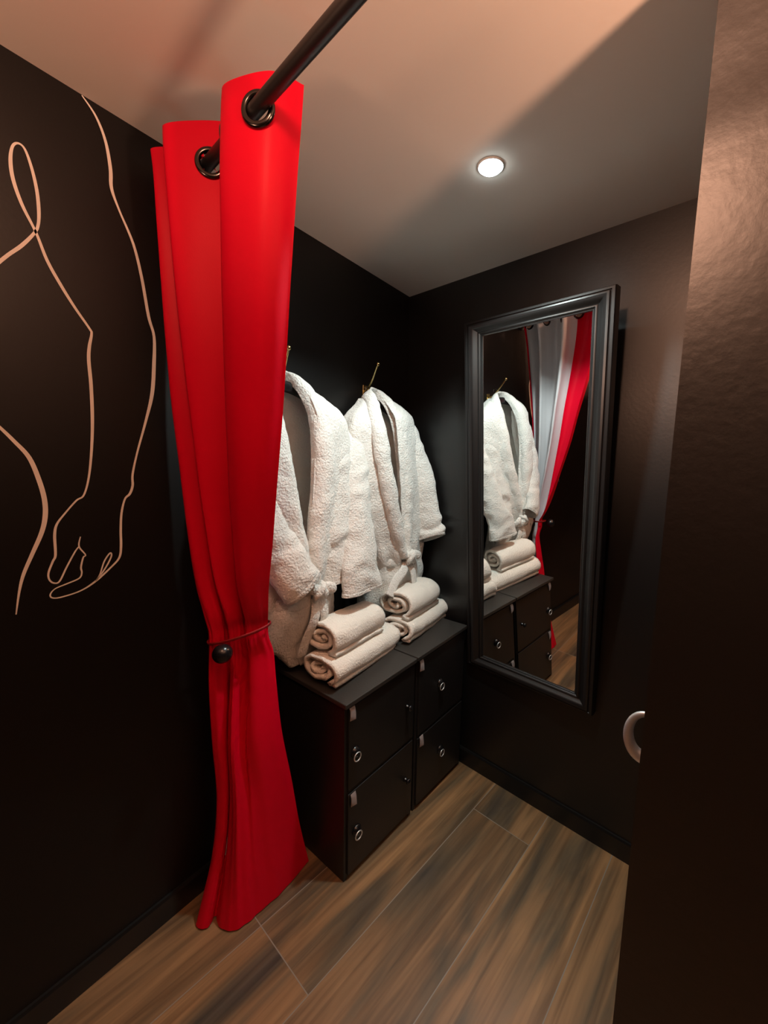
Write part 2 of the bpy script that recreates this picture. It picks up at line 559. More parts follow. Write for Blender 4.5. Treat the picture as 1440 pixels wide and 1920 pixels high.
def cabinet(label, w_near, width, htop, tabpos, lockpos, latchpos, split):
    """local frame: origin at the front bottom corner nearest the camera, y runs to the mirror wall"""
    M = cframe(w_near)
    root = thing('locker_cabinet', label, 'cabinet', group='black two-door cabinets')
    root.matrix_world = M
    hn, hf = htop
    t = 0.018

    def hz(y):
        return hn + (hf - hn) * y / width

    def slab(mb, x0, x1, y0, y1, z0a, z0b, z1a, z1b):
        vs = [V((x, y, z)) for (y, z0, z1) in ((y0, z0a, z1a), (y1, z0b, z1b)) for z in (z0, z1) for x in (x0, x1)]
        mb.add(vs, [(0, 2, 3, 1), (4, 5, 7, 6), (0, 1, 5, 4), (2, 6, 7, 3), (0, 4, 6, 2), (1, 3, 7, 5)])
    mb = MB()
    # two sides, bottom, back, frame posts at the front
    slab(mb, -DEPTH, -0.004, 0.0, t, 0.0, 0.0, hz(0) - t, hz(t) - t)
    slab(mb, -DEPTH, -0.004, width - t, width, 0.0, 0.0, hz(width - t) - t, hz(width) - t)
    slab(mb, -DEPTH, -0.004, t, width - t, 0.012, 0.012, 0.03, 0.03)
    slab(mb, -DEPTH, -DEPTH + 0.01, t, width - t, 0.03, 0.03, hz(t) - t, hz(width - t) - t)
    slab(mb, -0.02, -0.001, t, width - t, split - 0.006, split + 0.008, split + 0.002, split + 0.016)
    mb.build('body', M_blackwood, root, smooth=False, bevel=0.0015)
    mb = MB()
    slab(mb, -DEPTH - 0.002, 0.014, -0.010 if latchpos else -0.012, width - 0.0035 if latchpos else width - 0.0015, hz(0) - t, hz(width) - t, hz(0), hz(width))
    mb.build('top', M_blacktop, root, smooth=False, bevel=0.003)
    for k in range(2):
        za, zb = ((split + 0.008, hz(0) - t - 0.010), (0.022, split - 0.008))[k]
        zc = ((split + 0.020, hz(width) - t - 0.010), (0.022, split + 0.004))[k]
        mb = MB()
        slab(mb, -0.016, 0.004, 0.014, width - 0.007, za, zc[0], zb, zc[1])
        d = mb.build('door', M_blackwood, root, smooth=False, bevel=0.002)
        # grey fabric pull tab
        ty, tz = tabpos[k]
        vs, fs = loft([[(0.0045, ty - 0.012, tz + 0.024), (0.0045, ty + 0.012, tz + 0.026)],
                       [(0.009, ty - 0.012, tz + 0.012), (0.009, ty + 0.012, tz + 0.013)],
                       [(0.010, ty - 0.013, tz - 0.008), (0.012, ty + 0.012, tz - 0.008)],
                       [(0.007, ty - 0.012, tz - 0.024), (0.013, ty + 0.012, tz - 0.023)]], 4, 12)
        link_mesh('pull_tab', vs, fs, M_tab, d, solid=0.0018)
        # cam lock with its swinging bright ring
        ly, lz = lockpos[k]
        Ml = frame(V((0.004, ly, lz)), V((0, 1, 0)), V((0, 0, 1)), V((1, 0, 0)))
        lk = MB().lathe([(0.0, 0), (0.021, 0.0), (0.021, 0.003), (0.017, 0.007), (0.013, 0.014), (0.0, 0.015)], Ml, n=24).build('lock', M_blackgloss, d)
        ring = [V((0.019, ly - 0.002 + 0.016 * math.sin(a), lz - 0.012 + 0.016 * math.cos(a))) for a in [2 * PI * q / 28 for q in range(28)]]
        MB().tube(ring, 0.0022, n=8, closed=True).build('lock_ring', M_chrome, lk)
        # black knob at the far side
        if latchpos:
            ky, kz = latchpos[k]
            Mk = frame(V((0.004, ky, kz)), V((0, 1, 0)), V((0, 0, 1)), V((1, 0, 0)))
            MB().lathe([(0.0, 0), (0.010, 0.0), (0.009, 0.004), (0.006, 0.008), (0.006, 0.014), (0.012, 0.018), (0.013, 0.023), (0.008, 0.027), (0.0, 0.028)], Mk, n=24).build('knob', M_blackgloss, d)
    return root


wl = WID - SEAM
cab1 = cabinet('black two-door cabinet nearest the red curtain, under the larger stack of rolled towels', WID, wl, (0.705, 0.728),
               [(0.028, 0.655), (0.036, 0.318)], [(0.045, 0.500), (0.055, 0.180)], [(wl - 0.055, 0.535), (wl - 0.055, 0.205)], 0.355)
cab2 = cabinet('black two-door cabinet pushed against the mirror wall', SEAM - 0.014, SEAM - 0.042, (0.729, 0.752),
               [(0.024, 0.678), (0.038, 0.322)], [(0.173, 0.536), (0.193, 0.195)], None, 0.350)

# ------------------------------------------------------------------ leaning mirror
MC = ew((0.4771 + 1.0846) / 2, 0.012 + 0.0835 * 0.8, (0.5521 + 2.1308) / 2)
tt = PHI - 0.0211
mex = V((math.cos(tt), math.sin(tt), 0))
mn0 = V((math.sin(tt), -math.cos(tt), 0))
ti = 0.095
mez = V((0, 0, math.cos(ti))) + mn0 * math.sin(ti)
mn = mn0 * math.cos(ti) - V((0, 0, math.sin(ti)))
ro = -0.0046
mx_ = mex * math.cos(ro) + mez * math.sin(ro)
mz_ = mez * math.cos(ro) - mex * math.sin(ro)
mir = thing('wall_mirror', 'tall black-framed mirror tilting forward on the dark wall, reflecting robes and curtain', 'mirror')
mir.matrix_world = frame(MC, mx_, mz_, mn)
hw, hh = (1.0846 - 0.4771) / 2, (2.1308 - 0.5521) / 2
iw, ih = 0.2231, 0.7294
fwid = hw - iw
# frame profile: (distance in from the outer edge, height)
prof = [(0.0, -0.018), (0.0, 0.020), (0.003, 0.024), (0.012, 0.0245), (0.014, 0.021), (0.017, 0.0205), (0.019, 0.026), (0.026, 0.0285), (0.034, 0.026),
        (0.042, 0.019), (0.050, 0.012), (0.056, 0.009), (0.0585, 0.0115), (0.064, 0.0125), (0.068, 0.010), (0.070, 0.007), (0.0745, 0.0065), (0.0765, 0.003), (0.0765, -0.004), (0.072, -0.018)]
sc_ = fwid / 0.0765
vs, fs = [], []
nP = len(prof)
for sx, sy in ((-1, -1), (1, -1), (1, 1), (-1, 1)):
    for d_, h_ in prof:
        vs.append((sx * (hw - d_ * sc_), sy * (hh - d_ * sc_ * (hh - ih) / fwid), h_))
for c in range(4):
    for k in range(nP):
        a, b = c * nP + k, c * nP + (k + 1) % nP
        c2 = ((c + 1) % 4) * nP
        fs.append((a, b, c2 + (k + 1) % nP, c2 + k))
fr = link_mesh('frame', vs, fs, M_framewood, mir, smooth=True)
for e_ in fr.data.polygons:
    e_.use_smooth = True
es = fr.modifiers.new('edges', 'EDGE_SPLIT')
es.split_angle = math.radians(35)
MB().box(-iw - 0.01, iw + 0.01, -ih - 0.01, ih + 0.01, -0.004, 0.0).build('glass', M_mirror, mir, smooth=False)
MB().box(-iw - 0.02, iw + 0.02, -ih - 0.02, ih + 0.02, -0.016, -0.006).build('backboard', M_groove, mir, smooth=False)

# ------------------------------------------------------------------ curtain rod and curtain
R0 = V((0, -1.187, 2.25))
rod = thing('curtain_rod', 'thick black round curtain rod running below the ceiling', 'curtain rod', tuple(R0))
rod_len = 1.9
mb = MB().tube([R0 - R0 + EX * s for s in (0.004, 0.5, 1.0, 1.5, rod_len)], 0.0145, n=28)
mb.build('pole', M_rod, rod)
mb = MB().lathe([(0.0, 0), (0.032, 0.0), (0.032, 0.006), (0.020, 0.010), (0.018, 0.03), (0.0, 0.03)], frame(V((0.001, 0, 0)), EN, V((0, 0, 1)), EX), n=28)
mb.build('wall_flange', M_rod, rod)

# curtain: fold points in plan (x, y) at a number of heights, from the free right edge to the wall side
# each row: z, right edge, left edge, gather (0 open zigzag .. 1 tight)
rows = [
    (2.325, (0.535, -1.165), (0.075, -1.262)),
    (2.25, (0.530, -1.169), (0.085, -1.260)),
    (2.10, (0.510, -1.168), (0.090, -1.259)),
    (1.90, (0.470, -1.154), (0.090, -1.253)),
    (1.70, (0.420, -1.132), (0.090, -1.245)),
    (1.50, (0.370, -1.115), (0.090, -1.230)),
    (1.30, (0.310, -1.090), (0.090, -1.216)),
    (1.15, (0.260, -1.070), (0.090, -1.201)),
    (1.05, (0.225, -1.050), (0.105, -1.190)),
    (0.995, (0.200, -1.034), (0.110, -1.182)),
    (0.945, (0.198, -1.028), (0.108, -1.180)),
    (0.88, (0.195, -1.008), (0.088, -1.174)),
    (0.78, (0.200, -1.004), (0.086, -1.176)),
    (0.60, (0.210, -0.992), (0.086, -1.173)),
    (0.40, (0.220, -0.961), (0.088, -1.165)),
    (0.20, (0.226, -0.932), (0.092, -1.190)),
    (0.006, (0.232, -0.896), (0.108, -1.262)),
]
TOPF = [(0.545, -1.165), (0.525, -1.238), (0.418, -1.276), (0.352, -1.20), (0.335, -1.13), (0.292, -1.195), (0.190, -1.292), (0.165, -1.20), (0.150, -1.14), (0.120, -1.21), (0.085, -1.275), (0.045, -1.20), (0.030, -1.16)]
# lower plan: t along right->left edge, offset towards the room
LOWT = [0.0, 0.16, 0.34, 0.40, 0.36, 0.50, 0.62, 0.68, 0.66, 0.80, 0.97, 1.0, 0.88]
LOWO = [0.0, 0.035, 0.045, 0.015, -0.03, 0.01, 0.040, 0.02, -0.03, 0.02, 0.020, -0.01, -0.04]
TIEO = [0.0, 0.016, 0.022, 0.010, -0.02, 0.0, 0.020, 0.012, -0.02, 0.008, 0.012, -0.005, -0.02]
HEMT = [0.0, 0.20, 0.42, 0.60, 0.74, 0.82, 0.80, 0.76, 0.74, 0.80, 0.93, 1.0, 0.92]
HEMO = [0.0, 0.012, 0.022, 0.030, 0.028, 0.015, -0.02, -0.05, -0.03, 0.01, 0.022, 0.00, -0.05]


def blend(a, b, f):
    return [x + (y - x) * f for x, y in zip(a, b)]


def curtain_rows(inset=0.0):
    out = []
    for z, rt, lt in rows:
        rt, lt = V((*rt, z)), V((*lt, z))
        d = lt - rt
        n = V((-d.y, d.x, 0)).normalized()
        if n.x < 0:
            n = -n
        # n points towards the room side of the curtain (+x, -y)
        n = V((0.55, -0.83, 0)) if n.y > -0.2 else n
        if z > 1.0:
            T, O = LOWT, LOWO
            g = max(0.0, min(1.0, (2.25 - z) / 1.2))
            kk = 1.0 if z > 1.1 else 0.7
        elif z > 0.86:
            T, O, g, kk = LOWT, TIEO, 1.0, 1.0
        else:
            f = (0.86 - z) / 0.86
            T, O, g, kk = blend(LOWT, HEMT, f ** 0.8), blend(blend(TIEO, LOWO, min(1, f * 4)), HEMO, f), 1.0, 1.0
        row = []
        for i in range(len(TOPF)):
            low = rt + d * T[i] + n * O[i] * kk
            top = V((*TOPF[i], z))
            # carry the zigzag along the moving edges
            tr, tl = V((*rows[0][1], z)), V((*rows[0][2], z))
            s = i / (len(TOPF) - 1)
            shift = (rt - tr) * (1 - s) + (lt - tl) * s
            row.append((top + shift) * (1 - g) + low * g)
        out.append(row)
    return out


crow = curtain_rows()
HEM = [(.232, -.893), (.241, -.97), (.243, -1.044), (.238, -1.10), (.236, -1.14), (.228, -1.178), (.208, -1.203), (.165, -1.214), (.128, -1.205), (.142, -1.235), (.130, -1.252), (.100, -1.255), (.07, -1.20)]
hemc = V((0.17, -1.10, 0))
for j_, f_ in ((-1, 1.0), (-2, 0.75), (-3, 0.5), (-4, 0.25)):
    r_ = crow[j_]
    # keep each row's own ends, borrow the hem's shape between them
    e0, e1 = r_[0].copy(), r_[11].copy()
    h0, h1 = V((*HEM[0], 0)), V((*HEM[11], 0))
    for i_ in range(13):
        s_ = i_ / 11
        hp_ = V((*HEM[i_], 0)) - h0.lerp(h1, s_) + V((e0.x, e0.y, 0)).lerp(V((e1.x, e1.y, 0)), s_)
        if j_ == -1:
            hp_ = V((*HEM[i_], 0))
        r_[i_] = V((r_[i_].x + (hp_.x - r_[i_].x) * f_, r_[i_].y + (hp_.y - r_[i_].y) * f_, r_[i_].z))
# the top hem stands a little higher at the front folds
for i, q in enumerate(crow[0]):
    q.z += (0.008, -0.008, -0.014, 0.0, 0.0, 0.02, -0.008, 0.0, 0.0, 0.015, -0.01, 0.0, 0.0)[i]


def cfold(s, t, p):
    a = 0.0016 * noise.noise(V((p.x * 14, p.y * 14, p.z * 5)))
    b = 0.0035 * noise.noise(V((s * 22, t * 3.0, 2.0))) * min(1.0, t * 6)
    c = 0.0
    if 0.8 < p.z < 1.15:
        c = 0.0045 * noise.noise(V((s * 40, p.z * 7, 5.0))) * math.exp(-((p.z - 0.96) / 0.08) ** 2)
    return a + b + c


vs, fs = loft(crow, 144, 220, cfold)
zmin = 0.004
vs = [V((v.x, v.y, max(v.z, zmin))) for v in vs]
curtain = thing('curtain', 'red satin eyelet curtain with pale lining, gathered by a tieback at the left wall', 'curtain', (0.15, -1.17, 0))


def place(o, parent):
    o.parent = parent
    o.matrix_parent_inverse = Matrix.Translation(-parent.location)
    return o


W_ = 145
jr = min(range(221), key=lambda j: abs(vs[j * W_ + 72].z - R0.z))
crossings = []
for k in range(144):
    a, c_ = vs[jr * W_ + k], vs[jr * W_ + k + 1]
    da, dc = (a - R0).dot(EN), (c_ - R0).dot(EN)
    if da * dc < 0:
        q = a.lerp(c_, da / (da - dc))
        q.z = R0.z - 0.005
        t_ = vs[jr * W_ + min(k + 3, 144)] - vs[jr * W_ + max(k - 2, 0)]
        t_.z = 0
        crossings.append((q, t_.normalized()))


def punch(vv, ff):
    out = []
    for f in ff:
        c = sum((vv[i] for i in f), V((0, 0, 0))) / len(f)
        if any((c - q).length < 0.0262 and abs((c - q).dot(V((-t_.y, t_.x, 0)))) < 0.012 for q, t_ in crossings):
            continue
        out.append(f)
    return out


cl = link_mesh('curtain_cloth', vs, punch(vs, fs), M_red, None)
place(cl, curtain)
# lining: the same surface set back by a few millimetres, short of the hems
W_ = 145
lv, lf = [], []
grid = [[vs[j * W_ + k] for k in range(W_)] for j in range(221)]
k0, k1 = 32, 139
for j in range(4, 217):
    for k in range(k0, k1 + 1):
        du = grid[j][k + 1] - grid[j][k - 1]
        dv = grid[j + 1][k] - grid[j - 1][k]
        n = du.cross(dv).normalized()
        lv.append((grid[j][k], n))
# decide which side faces away from the room
sgn = 1.0 if sum(n.dot(V((0.55, -0.83, 0))) for _, n in lv) < 0 else -1.0
lv = [p + n * sgn * 0.0035 for p, n in lv]
w2 = k1 - k0 + 1
for j in range(212):
    for k in range(w2 - 1):
        lf.append((j * w2 + k, j * w2 + k + 1, (j + 1) * w2 + k + 1, (j + 1) * w2 + k))
ln = link_mesh('lining', lv, punch(lv, lf), M_lining, None)
place(ln, curtain)
# eyelets where the cloth crosses the rod
for c, t_ in crossings:
    nd = V((-t_.y, t_.x, 0)).normalized()
    u = V((0, 0, 1))
    u = (u - nd * u.dot(nd)).normalized()
    w = nd.cross(u)
    mb = MB()
    prof_r = [(0.0215, -0.004), (0.0235, -0.0065), (0.030, -0.0055), (0.0325, -0.0015), (0.0325, 0.0015), (0.030, 0.0055), (0.0235, 0.0065), (0.0215, 0.004)]
    n_ = 40
    vv, ff = [], []
    for r, h_ in prof_r:
        for k in range(n_):
            g = 2 * PI * k / n_
            vv.append(c + (u * math.cos(g) + w * math.sin(g)) * r * 1.12 + nd * h_)
    q = len(prof_r)
    for i in range(q):
        for k in range(n_):
            ff.append((i * n_ + k, i * n_ + (k + 1) % n_, ((i + 1) % q) * n_ + (k + 1) % n_, ((i + 1) % q) * n_ + k))
    e_ = link_mesh('eyelet', vv, ff, M_ring, None)
    place(e_, curtain)

# tieback: a cloth band round the gather held by a black ball
tb = thing('curtain_tieback', 'red tieback band with a round black ball holding the curtain gathered', 'tieback', (0.14, -1.10, 0.94))
ring = []
for k in range(36):
    a = 2 * PI * k / 36
    c = V((0.155, -1.106, 0.975))
    e1 = V((0.57, 0.82, 0)) * 0.094
    e2 = V((0.82, -0.57, 0)) * 0.044
    ring.append(c + e1 * math.cos(a) + e2 * math.sin(a) + V((0, 0, 0.022 * math.cos(a))))
mb = MB().tube(ring, 0.005, n=12, closed=True, flat=0.5, up=(0, 0, 1))
place(mb.build('band', M_redband, None), tb)
ballc = V((0.190, -1.186, 0.943))
vv, ff = [], []
Mb = frame(ballc, V((1, 0, 0)), V((0, 1, 0)), V((0, 0, 1)))
mb = MB().lathe([(0.029 * math.sin(PI * k / 16) + 1e-5, -0.029 * math.cos(PI * k / 16)) for k in range(17)], Mb, n=28)
place(mb.build('ball', M_blackgloss, None), tb)

# ------------------------------------------------------------------ hooks, hangers, bathrobes


def tri(n, d):
    """cloth thickness on a sheet"""
    return n


def wall_hook(label, y, z):
    """brass double hook: plate on the wall, long rod rising to a small ball, short lower hook"""
    root = thing('wall_hook', label, 'hook', (0, y, z), group='brass hooks on the black wall')
    mb = MB().box(0.0, 0.006, -0.015, 0.015, -0.035, 0.032)
    mb.build('plate', M_brass, root, smooth=False, bevel=0.003)
    pts = smooth_path([(0.004, 0, 0.0), (0.026, -0.008, 0.010), (0.062, -0.020, 0.044), (0.098, -0.034, 0.086), (0.114, -0.040, 0.106)], 6)
    n = len(pts)
    up = MB().tube(pts, [0.0066 - 0.0020 * i / (n - 1) for i in range(n)], n=12).build('upper_arm', M_brass, root)
    s = MB().lathe([(0.0088 * math.sin(PI * k / 10) + 1e-5, -0.0088 * math.cos(PI * k / 10)) for k in range(11)], Matrix.Translation(pts[-1]), n=16)
    s.build('ball_tip', M_brass, up)
    pts = smooth_path([(0.004, 0, -0.012), (0.022, -0.010, -0.024), (0.036, -0.018, -0.018), (0.042, -0.020, 0.0)], 6)
    lo = MB().tube(pts, 0.0048, n=12).build('lower_arm', M_brass, root)
    s = MB().lathe([(0.011 * math.sin(PI * k / 10) + 1e-5, -0.011 * math.cos(PI * k / 10)) for k in range(11)], Matrix.Translation(pts[-1]), n=16)
    s.build('ball_tip', M_brass, lo)
    for zz in (-0.024, 0.020):
        mb = MB()
        mb.lathe([(0.0, 0), (0.004, 0), (0.003, 0.0016), (0.0, 0.002)], frame(V((0.005, 0, zz)), V((0, 1, 0)), V((0, 0, 1)), V((1, 0, 0))), n=12)
        mb.build('screw', M_brass, root)
    return root


def hanger(label, y, x, z, half, tilt):
    """z: height of the bar centre; tilt lifts the far (+y) end"""
    root = thing('clothes_hanger', label, 'hanger', (x, y, z), group='black hangers inside the bathrobes')
    pts, rad = [], []
    for k in range(25):
        w = -half + 2 * half * k / 24
        pts.append(V((0.0 + 0.02 * (w / half) ** 2, w, tilt * w / half + 0.030 - 0.075 * (w / half) ** 2)))
        rad.append(0.021 if abs(w) < half * 0.7 else 0.021 - 0.006 * (abs(w) - half * 0.7) / (half * 0.3))
    MB().tube(pts, rad, n=14, flat=0.45, up=(0, 0, 1)).build('shoulder_bar', M_blackgloss, root)
    wire = smooth_path([(0, 0, 0.045), (0, 0, 0.075), (-0.012, 0, 0.098), (-0.034, 0.0, 0.104), (-0.040, 0.0, 0.088)], 8)
    MB().tube(wire, 0.0018, n=8).build('hook_wire', M_steel_wire, root)
    return root


def nz(p, f, sd=0.0):
    return noise.noise(V((p.x * f + sd, p.y * f, p.z * f)))


def robe(label, y0, body, collar, sleeves, belt, seed):
    root = thing('bathrobe', label, 'bathrobe', (0.08, y0, 1.8), group='white terry bathrobes hung on the black wall')

    def fold_body(s, t, p):
        amp = 0.002 + 0.009 * min(1.0, t * 1.3)
        f = amp * math.sin(s * 34 + 2.5 * noise.noise(V((seed, t * 2.2, s * 2)))) * (0.5 + 0.5 * noise.noise(V((s * 6, seed, t * 1.5))))
        cz = belt['z']
        pin = math.exp(-((p.z - cz) / 0.085) ** 2)
        f += pin * 0.009 * math.sin(s * 95 + seed)
        return f + 0.006 * nz(p, 13, seed) + 0.002 * nz(p, 45, seed)
    rws = []
    for (z, yc, xb, xf, wl, wr, ol, orr) in body:
        tl = (lambda w: z + (sleeves['tilt'] * w if z > 1.3 else 0))
        xm = xb * 0.45 + xf * 0.55
        d = xf - xb
        rws.append([
            (xf - 0.004, yc + ol, tl(ol)), (xf + 0.10 * d, yc + ol * 0.6 + wl * 0.4, tl(wl * 0.5)), (xf - 0.12 * d, yc + wl * 0.93, tl(wl)), (xm, yc + wl, tl(wl)),
            (xb + 0.08 * d, yc + wl * 0.9, tl(wl * 0.9)), (xb, yc + wl * 0.4, tl(0)), (xb, yc + wr * 0.4, tl(0)), (xb + 0.08 * d, yc + wr * 0.9, tl(wr * 0.9)),
            (xm, yc + wr, tl(wr)), (xf - 0.12 * d, yc + wr * 0.93, tl(wr)), (xf + 0.10 * d, yc + orr * 0.6 + wr * 0.4, tl(wr * 0.5)), (xf + 0.004, yc + orr, tl(orr))])
    vs, fs = loft(rws, 150, 130, fold_body)
    vs = [V((max(v.x, 0.006), v.y, v.z)) for v in vs]
    if sleeves.get('clampwall'):
        vs = [V((v.x, min(v.y, (EN.x * v.x - 0.012) / -EN.y), v.z)) for v in vs]
    place(link_mesh('robe_body', vs, fs, M_terry, None, solid=0.007, offset=0), root)

    # shawl collar: inner edge and outer edge paths, puffed between them
    inner, outer = collar
    ci, co = [V(p) for p in inner], [V(p) for p in outer]
    rws = []
    for a, b in zip(ci, co):
        d = b - a
        mid = a + d * 0.5
        # bulge outward from the garment axis
        axis = V((0.06, mid.y * 0 + y0, mid.z - 0.02))
        o_ = (mid - axis)
        o_.z *= 0.6
        o_ = V((max(o_.x, 0.02) * 2.2, o_.y * 0.5, o_.z + 0.02)).normalized()
        rws.append([a - o_ * 0.018, a + o_ * 0.008, a + d * 0.20 + o_ * 0.028, a + d * 0.55 + o_ * 0.033, a + d * 0.88 + o_ * 0.024, b + o_ * 0.008, b - o_ * 0.004 - d * 0.08])

    def fold_col(s, t, p):
        return 0.006 * nz(p, 15, seed + 3) + 0.0025 * nz(p, 42, seed)
    vs, fs = loft(rws, 36, 230, fold_col)
    vs = [V((max(v.x, 0.006), v.y, v.z)) for v in vs]
    place(link_mesh('collar', vs, fs, M_terry, None, solid=0.006, offset=0), root)

    for key in ('left', 'right'):
        secs = sleeves[key]
        rws = []
        for (c, a, b) in secs:      # centre, half-axis a (vector), half-axis b (vector)
            c, a, b = V(c), V(a), V(b)
            rws.append([c + a * math.cos(2 * PI * k / 10) + b * math.sin(2 * PI * k / 10) for k in range(11)])

        def fold_s(s, t, p, key=key):
            e = 0.5 - 0.5 * math.cos(2 * PI * s)
            hem = 0.0025 if t > 0.90 else 0.0
            return hem + 0.010 * nz(V((p.x, p.y, p.z * 0.6)), 11, seed + 9) + 0.003 * nz(p, 33, seed) + 0.006 * math.sin(p.z * 55 + 5 * nz(p, 9, seed)) * max(0, 0.5 + nz(p, 7, 2.0)) * min(1, t * 2)
        vs, fs = loft(rws, 60, 90, fold_s)
        W = 61
        # close the seam so the tube is one ring
        for j in range(91):
            m_ = (vs[j * W] + vs[j * W + 60]) * 0.5
            vs[j * W] = m_
            vs[j * W + 60] = m_.copy()
        if sleeves.get('clampwall'):
            vs = [V((max(v.x, 0.006), min(v.y, (EN.x * v.x - 0.010) / -EN.y), v.z)) for v in vs]
        place(link_mesh('sleeve', vs, fs, M_terry, None, solid=0.006, offset=0), root)

    # belt: flat band round the waist, knot in front, two tails
    bz, bc, bx, by = belt['z'], belt['c'], belt['rx'], belt['ry']
    pts = []
    for k in range(48):
        a = 2 * PI * k / 48
        pts.append(V((bc[0] + bx * math.cos(a), bc[1] + by * math.sin(a), bz + belt.get('slope', 0.0) * math.sin(a) + 0.006 * math.sin(3 * a) - 0.01 * (math.cos(a) > 0) * math.cos(a))))
    b_ = MB().tube(pts, 0.023, n=12, closed=True, flat=0.34, up=(0, 0, 1))
    bo = place(b_.build('belt', M_terry, None), root)
    kx, ky = belt['knot']
    kz = belt.get('kz', bz)
    kb = MB()
    kb.tube(smooth_path([(kx - 0.012, ky - 0.045, kz + 0.006), (kx + 0.012, ky - 0.028, kz + 0.016), (kx + 0.026, ky, kz + 0.004), (kx + 0.014, ky + 0.028, kz - 0.016), (kx - 0.010, ky + 0.042, kz - 0.008)], 6), [0.012 + 0.010 * math.sin(PI * i / 24) for i in range(25)], n=12, flat=0.75)
    kb.tube(smooth_path([(kx + 0.002, ky - 0.012, kz - 0.034), (kx + 0.026, ky - 0.018, kz - 0.006), (kx + 0.030, ky + 0.004, kz + 0.022), (kx + 0.004, ky + 0.018, kz + 0.034)], 6), [0.009 + 0.008 * math.sin(PI * i / 18) for i in range(19)], n=12, flat=0.8)
    kb.tube(smooth_path([(kx + 0.004, ky + 0.006, kz + 0.004), (kx + 0.018, ky + 0.036, kz + 0.012), (kx + 0.022, ky + 0.062, kz + 0.002), (kx + 0.010, ky + 0.080, kz - 0.008)], 6), [0.016, 0.017, 0.018, 0.019, 0.020, 0.021, 0.022, 0.022, 0.022, 0.022, 0.022, 0.021, 0.021, 0.020, 0.019, 0.018, 0.017, 0.015, 0.012], n=12, flat=0.6)
    vs = [v + V((1, 0.3, 0.4)) * 0.003 * nz(v, 40, seed) for v in kb.v]
    kb.v = vs
    k_ = link_mesh('knot', kb.v, kb.f, M_terry, None)
    k_.parent = bo
    k_.matrix_parent_inverse = Matrix.Identity(4)
    for (path, flat) in belt['tails']:
        P = smooth_path(path, 10)
        t_ = MB().tube(P, [0.022] * len(P), n=12, flat=0.28, up=(0, 1, 0))
        q_ = link_mesh('belt_tail', t_.v, t_.f, M_terry, None)
        q_.parent = bo
    return root


wall_hook('brass wall hook with upright arm holding the hanger beside the red curtain', -0.830, 1.812)
wall_hook('brass wall hook with upright arm above the bathrobe nearest the mirror', -0.345, 1.860)
hanger('black hanger holding the bathrobe beside the red curtain', -0.850, 0.070, 1.765, 0.185, -0.01)
hanger('black hanger holding the bathrobe nearest the mirror', -0.365, 0.066, 1.772, 0.150, 0.025)

